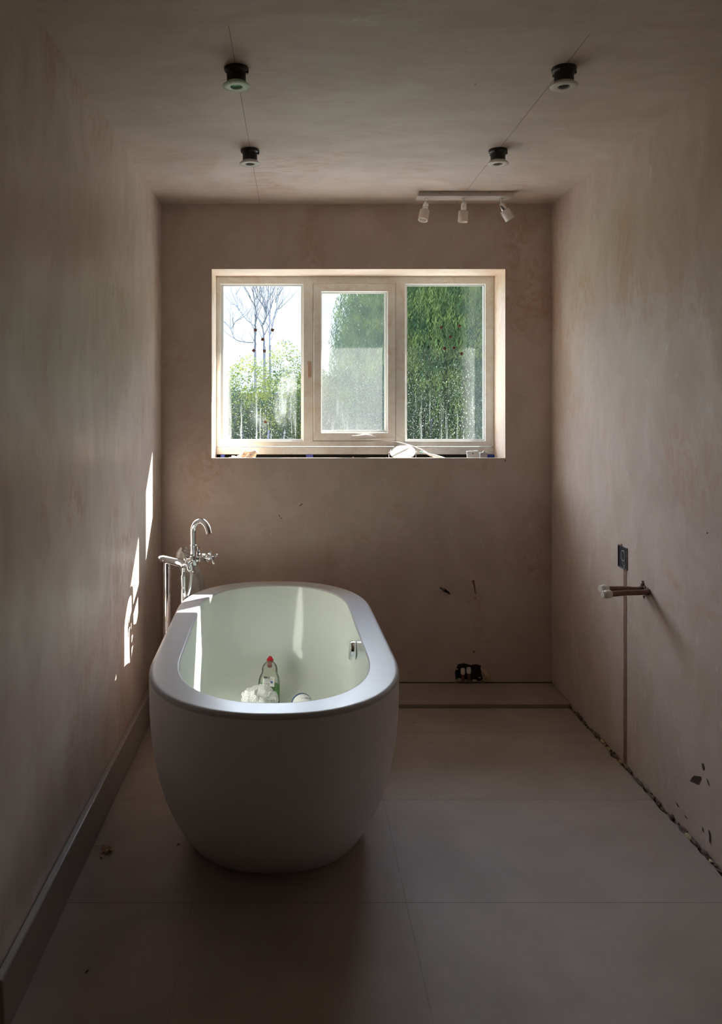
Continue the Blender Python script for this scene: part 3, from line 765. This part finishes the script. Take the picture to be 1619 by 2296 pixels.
rimx(b, XR-.004, XR+.0005, y0, y1, z0, z1, .003); obj('box_rim', b, M_galv, bx)
b = BM(); box(b, XR-.0008, XR-.0002, y0+.002, y1-.002, z0+.002, z1-.002); obj('box_back', b, simple('box shadowed steel', (.07,.07,.08), .4, .7), bx)
b = BM()
def ringx(b, cy_, cz_, r, w):
    lathe(b, [(r-w,0),(r-w,.002),(r,.002),(r,0)], axisM((XR-.0008, cy_, cz_), (-1,0,0)), 28)
ringx(b, 3.158, .812, .021, .0026); obj('knockout_ring', b, M_ring, bx)
b = BM(); ringx(b, 3.150, .783, .011, .0024); obj('knockout_ring', b, M_ring, bx)
b = BM(); ringx(b, 3.146, .768, .007, .002); obj('knockout_ring', b, M_ring, bx)
b = BM(); lathe(b, [(0,.0012),(.0188,.0012)], axisM((XR-.0008, 3.158, .812), (-1,0,0)), 28); obj('knockout_hole', b, M_dark, bx)
b = BM(); lump(b, (XR-.002, 3.185, .853), .004, .016, .005, 3, .3); obj('cut_plaster', b, M_tan, bx)

for i, (pa, pb, l) in enumerate((((1452,1322,2.985), (1345,1320,2.93), 'upper copper pipe stub with white end cap out of the right wall'),
                                 ((1457,1327,2.925), (1351,1333,2.885), 'lower copper pipe stub with white end cap out of the right wall'))):
    p0 = P(*pa); p0.x = XR+.005; p1 = P(*pb)
    t = thing('copper_pipe', Vector((XR, p0.y, p0.z)), l, 'pipe', 'capped copper pipes from the right wall')
    dd = (p1-p0); mid = p0+dd*.5+Vector((0,0,.0015)); b = BM(); sweep(b, [p0, p0+dd*.25, mid, p0+dd*.78, p1-dd*.06], .0098, 18); obj('pipe_body', b, M_copper, t)
    b = BM(); lathe(b, [(0,0),(.0115,0),(.0130,.003),(.0115,.006),(.0115,.009),(.0142,.011),(.0142,.030),(.0115,.034),(.0,.034)], axisM(p1, -dd), 14); obj('pipe_cap', b, M_cap, t, ang=25)
b = BM()
for s_ in range(14):
    lump(b, (XR-.004, 2.95+R.uniform(-.03,.035), .727+R.uniform(-.014,.016)), R.uniform(.004,.009), R.uniform(.004,.010), R.uniform(.004,.009), s_, .4, 1)
struct(obj('trim_9', b, M_rub, ang=60))

# flat dark patch for the shade of a recess, with two capped pipe ends, low on the window wall
rc = []
for px, py in ((1022,1524),(1020,1507),(1027,1489),(1040,1487),(1055,1491),(1068,1489),(1078,1492),(1079,1510),(1083,1521),(1080,1527),(1024,1528)): rc.append(P(px, py, YB-.0016))
b = BM(); poly(b, rc); struct(obj('trim_10', b, M_dark, smooth=False))
b = BM(); g = random.Random(5)
for px, py, s_ in ((1030,1524,7),(1046,1525,5),(1063,1526,6),(1075,1519,3),(1024,1500,3),(1081,1527,5),(1052,1524,4)):
    lump(b, P(px, py, YB-.006), s_/450, .006, s_*.6/450, px, .35, 1)
o = tag(obj('foam_lumps', b, M_foam, org=P(1050, 1528, YB-.006), ang=60), 'yellowish foam lumps at the mouth of the wall recess behind the bath', 'foam', kind='stuff')
b = BM(); q = [P(1084,1503,YB-.008), P(1090,1510,YB-.01), P(1098,1521,YB-.012)]
sweep(b, [q[0]+Vector((-.01,0,.012)), q[0], q[1], q[2], q[2]+Vector((.004,0,-.008))], [.004,.012,.013,.012,.005], 10)
for v_ in b.verts: v_.co += Vector((R.uniform(-.002,.002), R.uniform(-.001,.001), R.uniform(-.002,.002)))
tag(obj('foam_chunk', b, M_foam, org=P(1098,1527,YB-.012), ang=60), 'yellow foam chunk on the window wall beside the recess', 'foam')
for px, py, l in ((1038,1506,'left pale capped pipe end in the window wall recess'), (1051,1504,'right pale capped pipe end in the window wall recess')):
    p0 = P(px, 1527, YB-.014); p1 = P(px, py-8, YB-.014)
    t = thing('capped_pipe', p0, l, 'pipe', 'pipe ends in the wall recess')
    b = BM(); sweep(b, [p0, P(px, py+4, YB-.014)], .0075, 14); obj('pipe_body', b, M_copper, t)
    b = BM(); lathe(b, [(0,0),(.010,.001),(.0115,.006),(.0115,.022),(.009,.03),(0,.031)], axisM(P(px, py+6, YB-.014), (0,0,1)), 16); obj('pipe_cap', b, M_cap, t)
# stub of cable
t = thing('cable_stub', P(996, 1323, YB), 'short black cable stub with grey tip poking from the window wall', 'cable')
b = BM(); sweep(b, [P(1008,1331,YB-.001), P(1003,1327,YB-.010), P(996,1323,YB-.018)], [.004,.006,.0075], 12); obj('cable_sheath', b, M_black, t)
b = BM(); sweep(b, [P(996,1323,YB-.018), P(991,1320,YB-.023), P(987,1318,YB-.025)], [.006,.005,.004], 12); obj('cable_tip', b, M_galv, t)

# ------------------------------------------------------------------ debris along the right wall and on the floor
b = BM(); g = random.Random(21)
for i in range(230):
    y = g.uniform(1.7, 3.9); s_ = g.uniform(.002, .007)
    lump(b, (XR-g.uniform(.0, .010), y, g.uniform(-.004, .008)+s_*.3), s_, s_*g.uniform(1, 3.5), s_*g.uniform(.6,1.4), i, .4, 1)
tag(obj('plaster_rubble', b, M_rub, org=(XR-.005, 2.7, 0), ang=60), 'dark broken plaster crumbs along the foot of the right wall', 'rubble', kind='stuff')
b = BM()
for y in (3.36,3.33,3.30,3.27,3.24,3.21,3.175, 2.62,2.57,2.50,2.47, 2.06,2.01,1.96,1.92, 2.30,2.25):
    s_ = g.uniform(.004,.008); lump(b, (XR-.007, y+g.uniform(-.01,.01), s_*.8), s_, s_*2.4, s_, int(y*100), .4, 1)
tag(obj('foam_crumbs', b, M_foam, org=(XR-.007, 2.7, 0), ang=60), 'yellow foam crumbs squeezed along the foot of the right wall', 'foam', kind='stuff')
b = BM(); c0 = P(237, 1909, 2.54); c0.z = 0; g = random.Random(4)
for i in range(26):
    lump(b, c0+Vector((g.gauss(0,.014), g.gauss(0,.014), g.uniform(.002,.012))), g.uniform(.003,.008), g.uniform(.003,.008), g.uniform(.002,.006), i, .4, 1)
tag(obj('plaster_crumbs', b, M_tan, org=c0, ang=60), 'little heap of plaster crumbs on the floor by the skirting', 'debris', kind='stuff')
for px, py, l in ((195,2179,'dark splinter on the floor near the lower left'), (400,1894,'dark splinter on the floor left of the bath foot')):
    c0 = P(px, py, F*EYE/(py-CY)); b = BM(); c0.z = 0
    sweep(b, [c0+Vector((-.004,-.006,.001)), c0+Vector((0,0,.0022)), c0+Vector((.004,.006,.001))], [.0005,.0018,.0004], 8)
    tag(obj('splinter', b, M_black, org=c0), l, 'debris')

# ------------------------------------------------------------------ things on the window sill
ZS = 1.100
def at(px, py, Y): return P(px, py, Y)
# crumpled tissue
b = BM(); g = random.Random(9); 
r = bmesh.ops.create_icosphere(b, subdivisions=4, radius=1)
for v_ in r['verts']:
    n_ = v_.co.copy()
    k = 1+.22*math.sin(5*n_.x+1)*math.sin(6*n_.z+2)+.16*math.sin(11*n_.x+7*n_.y)*math.cos(9*n_.z)+.08*math.sin(23*n_.x+19*n_.z+5*n_.y)+g.uniform(-.05,.05)
    x = n_.x*.070*k; z = (n_.z*.5+.5)*(.034+.030*max(0, min(1, (n_.x+.2)*1.2)))*k
    v_.co = Vector((-.272+x, 4.150+n_.y*.05*k, ZS+.002+max(0, z)*(1.15)))
tag(obj('crumpled_tissue', b, M_paper, org=(-.272,4.15,ZS), ang=50), 'crumpled peach tissue on the left of the window sill', 'tissue')
# packers
for px, w_, l in ((694,16,'blue plastic packer under the window frame below the left mullion'), (500,9,'small blue packer under the window frame at the left corner'), (1100,15,'blue plastic packer under the window frame at the right corner')):
    q = P(px, 1023, 4.285); b = BM(); box(b, q.x-w_/2/426, q.x+w_/2/426, 4.262, 4.31, ZS, wz(1019)-.001)
    tag(obj('packer', b, M_blue, org=(q.x,4.285,ZS), bevel=.001), l, 'packer', 'blue packers under the window frame')
b = BM(); g = random.Random(2)
for px in (665,672,679,686,712,724,731,744,750,490,494,785,793,868,873,1112,1104):
    lump(b, (P(px,1024,4.26).x, 4.26+g.uniform(-.02,.02), ZS+.012), g.uniform(.006,.014), .01, g.uniform(.008,.016), px, .4, 1)
tag(obj('sill_foam', b, M_foam, org=(.1,4.26,ZS), ang=60), 'foam and mortar lumps in the gap under the window frame', 'foam', kind='stuff')
# shaving mirror
q = P(903, 1013, 4.17)
t = thing('shaving_mirror', (q.x, 4.19, ZS), 'round tilted shaving mirror in a metal yoke on the window sill', 'mirror')
d = Vector((-.10, -.55, .84)); Mm = axisM((q.x, 4.175, 1.157), d) @ Matrix.Diagonal((1,1,1,1))
rm = .066
b = BM(); lathe(b, [(0,-.006),(rm-.003,-.005),(rm,0),(rm-.001,.003),(rm-.004,.004)], Mm, 48); obj('mirror_rim', b, M_chromed, t, ang=40)
b = BM(); lathe(b, [(0,.0032),(rm-.004,.0032)], Mm, 48); obj('mirror_glass', b, M_mirror, t)
b = BM(); ys = []
cM = Vector((q.x, 4.178, 1.157))
for i in range(21):
    a = PI*i/20; ys.append(cM+Vector((-(rm+.004)*math.cos(a), .002, -.060*math.sin(a)**.5 if 0 < i < 20 else 0)))
ys = [Vector((v_.x, v_.y, max(v_.z, ZS+.003))) for v_ in ys]
sweep(b, ys, .0022, 8)
for s_ in (-1, 1): lathe(b, [(0,-.006),(.006,-.004),(.006,.004),(0,.006)], axisM(cM+Vector((s_*(rm+.004),0,0)), (1,0,0)), 14)
obj('mirror_yoke', b, M_chromed, t)
# electric toothbrush lying down
t = thing('toothbrush', (P(965,1022,4.15).x, 4.15, ZS), 'white electric toothbrush with turquoise bristles lying on the window sill', 'toothbrush')
a0 = P(948,1014,4.17); a1 = P(968,1021,4.14); a2 = P(1000,1031,4.10)
b = BM(); sweep(b, smooth([a1, a1+(a2-a1)*.25, a1+(a2-a1)*.6, a2], 6), [.005]*1+[.006,.007,.008,.0085,.009,.0095]+[.0095]*11+[.008], 18); obj('brush_handle', b, M_white, t)
b = BM(); sweep(b, [a1, a0+(a1-a0)*.4, a0], [.0065,.004,.0045], 14); obj('brush_neck', b, M_white, t)
b = BM(); box(b, -.005, .005, -.004, .004, 0, .012, axisM(a0+Vector((-.003,0,.002)), (-.95,0,-.25))); obj('bristles', b, M_teal, t, bevel=.001)
# cable trailing from the sash stay
b = BM(); sweep(b, smooth([P(806,985,4.25), P(850,987,4.235), P(885,990,4.22), P(915,997,4.21), P(940,1006,4.20), P(958,1016,4.20), P(966,1024,4.20)], 8), .0019, 8)
tag(obj('white_cord', b, M_white, org=P(966,1024,4.20)), 'thin white cord arching from the window handle down to the sill', 'cord')
# white plastic bracket
t = thing('plastic_bracket', (P(1062,1020,4.15).x, 4.15, ZS), 'small white plastic bracket with a screw hole on the sill', 'bracket')
q = P(1060,1018,4.12); b = BM(); box(b, -.030, .028, -.012, .012, -.020, .016, Matrix.Translation(q) @ Matrix.Rotation(-.07, 4, 'Y')); obj('bracket_body', b, M_white, t, bevel=.002)
b = BM(); lathe(b, [(0,0),(.004,0),(.004,.001),(0,.0012)], axisM(q+Vector((-.002,-.0122,.003)), (0,-1,0)), 12); obj('screw_hole', b, M_galv, t)
q = P(1083,1020,4.14); b = BM(); box(b, q.x-.016, q.x+.02, 4.13, 4.16, ZS, q.z+.012); lump(b, (q.x+.006, 4.14, q.z+.008), .012, .01, .014, 6, .2)
tag(obj('grey_clip', b, simple('grey plastic', (.42,.41,.40), .4), org=(q.x,4.14,ZS), bevel=.002), 'grey plastic clip between white bracket and blue packer', 'clip')

# ------------------------------------------------------------------ outside
GZ = -.25
b = BM(); box(b, -30, 30, 7.5, 60, GZ-.3, GZ); struct(obj('ground_lawn', b, M_grass)); bpy.data.objects['ground_lawn'].name = 'ground'
b = BM(); box(b, -8, 9, YO+.001, 7.5, GZ-.3, GZ+.01); struct(obj('trim_11', b, M_patio))
def mesh_quads(name, verts, faces, m, parent):
    me = bpy.data.meshes.new(name); o0 = POS[parent.name]
    me.from_pydata([tuple(Vector(v_)-o0) for v_ in verts], [], faces); me.materials.append(m)
    o = bpy.data.objects.new(name, me); C.objects.link(o); o.parent = parent; return o
def leaf(vs, fs, c, d, up, L, W):
    d = d.normalized(); s_ = d.cross(up)
    if s_.length < 1e-4: s_ = Vector((1,0,0))
    s_.normalize(); i = len(vs)
    vs += [c, c+d*L*.5+s_*W, c+d*L, c+d*L*.5-s_*W]; fs.append((i, i+1, i+2, i+3))
# willow
def willow(loc, Rw, H, n, label, seed, zlow, name='willow_tree'):
    g = random.Random(seed); t = thing(name, loc, label, 'tree')
    vs, fs = [], []
    L0 = Vector(loc)
    for i in range(n):
        a = g.uniform(PI*1.0, 2*PI) if i % 5 else g.uniform(0, PI); r = Rw*math.sqrt(g.uniform(.10, 1)); 
        topz = H*(.62+.38*math.sqrt(max(0, 1-(r/Rw)**2)))*g.uniform(.72, 1.0)
        x, y = r*math.cos(a), r*math.sin(a)
        ln = g.uniform(.7, 1.9); z = topz; k = 0; lean = Vector((math.cos(a), math.sin(a), 0))*g.uniform(.02, .18)
        sw = g.uniform(0, 6)
        zend = max(zlow+g.uniform(0, .5), topz-ln*g.uniform(1,1.8))
        while z > zend:
            f = (topz-z); off = lean*(1-math.exp(-f*2))
            c = L0+Vector((x, y, z))+off+Vector((.02*math.sin(z*5+sw), 0, 0))
            th = g.uniform(0, 2*PI); d = Vector((math.cos(th)*.55, math.sin(th)*.55, -1))
            leaf(vs, fs, c, d, Vector((math.sin(th), math.cos(th), .3)), g.uniform(.040,.070), g.uniform(.0035,.006))
            z -= g.uniform(.022, .042)
    mesh_quads('foliage', vs, fs, M_willow, t)
    b = BM(); sweep(b, [L0, L0+Vector((.05,0,H*.3)), L0+Vector((-.05,.1,H*.6)), L0+Vector((0,0,H*.9))], [.22,.17,.12,.04], 14)
    for k in range(9):
        a = k*.7; p0 = L0+Vector((0,0,H*(.45+.04*k))); p1 = p0+Vector((math.cos(a)*Rw*.5, math.sin(a)*Rw*.5, H*.22)); p2 = p0+Vector((math.cos(a)*Rw*.85, math.sin(a)*Rw*.85, H*.1))
        sweep(b, smooth([p0, p1, p2], 5), [.06]*6+[.03]*5, 8)
    obj('trunk', b, M_bark, t)
    return t
willow((2.75, 10.4, GZ), 2.25, 4.7, 7500, 'weeping willow filling the right and middle panes of the window', 3, .7)
# shrubs
def shrub(loc, rx, rz, n, m, label, seed, name='shrub', ls=.032, cat='bush'):
    g = random.Random(seed); t = thing(name, loc, label, cat); L0 = Vector(loc); vs, fs = [], []
    lob = [(g.uniform(-1,1)*rx*.55, g.uniform(-.5,.5)*rx*.6, g.uniform(.3,.85)*rz, g.uniform(.25,.5)) for _ in range(16)]
    for i in range(n):
        lx, ly, lz, lr = g.choice(lob)
        d = Vector((g.gauss(0,1), g.gauss(0,1), g.gauss(0,1))).normalized(); rr_ = g.uniform(.5,1)**.5
        c = L0+Vector((lx+d.x*rr_*lr*rx, ly+d.y*rr_*lr*rx, max(.02, lz+d.z*rr_*lr*rz*.75)))
        dd = Vector((g.uniform(-1,1), g.uniform(-1,1), g.uniform(-.8,.6)))
        leaf(vs, fs, c, dd, Vector((g.uniform(-1,1), g.uniform(-1,1), 1)), g.uniform(.7,1.3)*ls, g.uniform(.2,.35)*ls)
    mesh_quads('foliage', vs, fs, m, t)
    b = BM()
    for k in range(5):
        a = k*1.26; sweep(b, [L0+Vector((.03*math.cos(a), .03*math.sin(a), 0)), L0+Vector((rx*.3*math.cos(a), rx*.2*math.sin(a), rz*.8))], [.03,.01], 8)
    obj('stem', b, M_bark, t); return t
shrub((-.80, 9.6, GZ), .95, 2.10, 46000, M_shrub, 'yellow green bush at the left of the left window pane', 1)
shrub((.10, 10.2, GZ), .75, 2.08, 40000, M_shrub, 'yellow green bush between the bare tree and the willow', 5)
shrub((-.35, 8.3, GZ), .80, 1.75, 22000, M_hedge, 'low dark green bush behind the bottom of the left pane', 8)
shrub((1.35, 8.8, GZ), 1.0, 1.9, 22000, M_hedge, 'dark bush in front of the willow behind the middle pane', 9)
shrub((2.6, 8.4, GZ), 1.0, 2.0, 22000, M_hedge, 'dark bush in front of the willow behind the right pane', 10)
b = BM(); 
t = thing('hedge', (1.5, 15.0, GZ), 'dark hedge running behind the bushes and the willow', 'hedge'); g = random.Random(33); vs, fs = [], []
for i in range(26000):
    f = g.random(); c = Vector((-6+f*16, 15.0+g.uniform(-.3,.3)-(.35 if g.random() < .5 else 0), GZ+g.uniform(0,1)*(2.15+.12*math.sin(f*37)+.08*math.sin(f*91))))
    leaf(vs, fs, c, Vector((g.uniform(-1,1), g.uniform(-1,1), g.uniform(-.8,.6))), Vector((g.uniform(-1,1), g.uniform(-1,1), 1)), g.uniform(.06,.11), .03)
mesh_quads('foliage', vs, fs, M_hedge, t)
b = BM(); box(b, -6, 10, 14.98, 15.02, GZ, GZ+1.9); obj('stem', b, M_bark, t)
# bare trees: leafless branches with their own depth, about sixteen metres off
def bare(Y, seed, label, limbs):
    g = random.Random(seed); Z = lambda q, d: P(450+q[0]/4.376, 580+q[1]/4.376, Y+d)
    f = Z(limbs[0][1][0], 0); loc = Vector((f.x, Y, GZ)); t = thing('bare_tree', loc, label, 'tree', 'bare trees beyond the bushes')
    b = BM(); sweep(b, [loc, loc+Vector((.02,0,1)), f], [.05, .04, limbs[0][0]], 10)
    for rad, pts in limbs:
        d0 = g.uniform(-.15, .15) if pts is not limbs[0][1] else 0; d1 = g.uniform(-.7, .7); n = len(pts)
        q = smooth([Z(p, d0+(d1-d0)*k/(n-1)) for k, p in enumerate(pts)], 6)
        q = [v_+Vector((g.uniform(-.008,.008), 0, g.uniform(-.008,.008))) for v_ in q]
        sweep(b, q, [rad*.85*(1-.55*k/(len(q)-1)) for k in range(len(q))], 8)
        for k in range(3, len(q)-1, 3):          # twigs
            d = (q[k+1]-q[k-1]).normalized(); a = g.choice((-1, 1))
            d = (d*.8+Vector((a*g.uniform(.25,.7), g.uniform(-.3,.3), .35))).normalized(); L = g.uniform(.18, .55)
            p1 = q[k]+d*L*.5+Vector((0,0,.02)); p2 = p1+d*L*.5+Vector((g.uniform(-.06,.06), 0, .07))
            sweep(b, [q[k], p1, p2], [rad*.35+.002, .0045, .002], 5)
            if g.random() < .6: sweep(b, [p1, p1+Vector((-a*.06, .03, .16))], [.0035, .0018], 5)
    obj('trunk', b, M_bark, t, ang=80)
bare(16.0, 4, 'bare tree with thin stem, leftmost of those in the left pane', [
    (.026, [(535,900),(536,760),(537,650),(545,540),(530,420),(512,262)]), (.013, [(534,660),(450,592),(385,515),(345,420),(352,300)]),
    (.014, [(540,480),(492,390),(430,265)]), (.011, [(540,400),(560,330),(548,240)]), (.010, [(400,530),(360,470),(300,440)]),
    (.012, [(520,820),(350,800),(295,690),(232,615)]), (.009, [(300,690),(345,615),(400,590)])])
bare(16.9, 12, 'bare forked tree in the middle of those in the left pane', [
    (.030, [(625,860),(618,760),(606,640)]), (.019, [(606,640),(560,560),(560,470),(575,400),(590,250)]),
    (.022, [(610,650),(645,545),(610,450),(560,385),(520,250)]), (.018, [(640,545),(655,430),(668,250)]),
    (.014, [(632,520),(618,420),(600,340),(580,250)]), (.012, [(650,560),(690,480),(700,400),(720,250)])])
bare(17.8, 23, 'bare leafless tree, rightmost of those in the left pane', [
    (.024, [(680,860),(680,740),(678,620),(684,480),(688,250)]), (.018, [(685,740),(715,600),(740,500),(765,360),(800,250)]),
    (.010, [(742,500),(790,480),(825,440)]), (.011, [(735,430),(745,370),(765,250)]), (.010, [(680,560),(650,430),(640,330),(655,250)])])
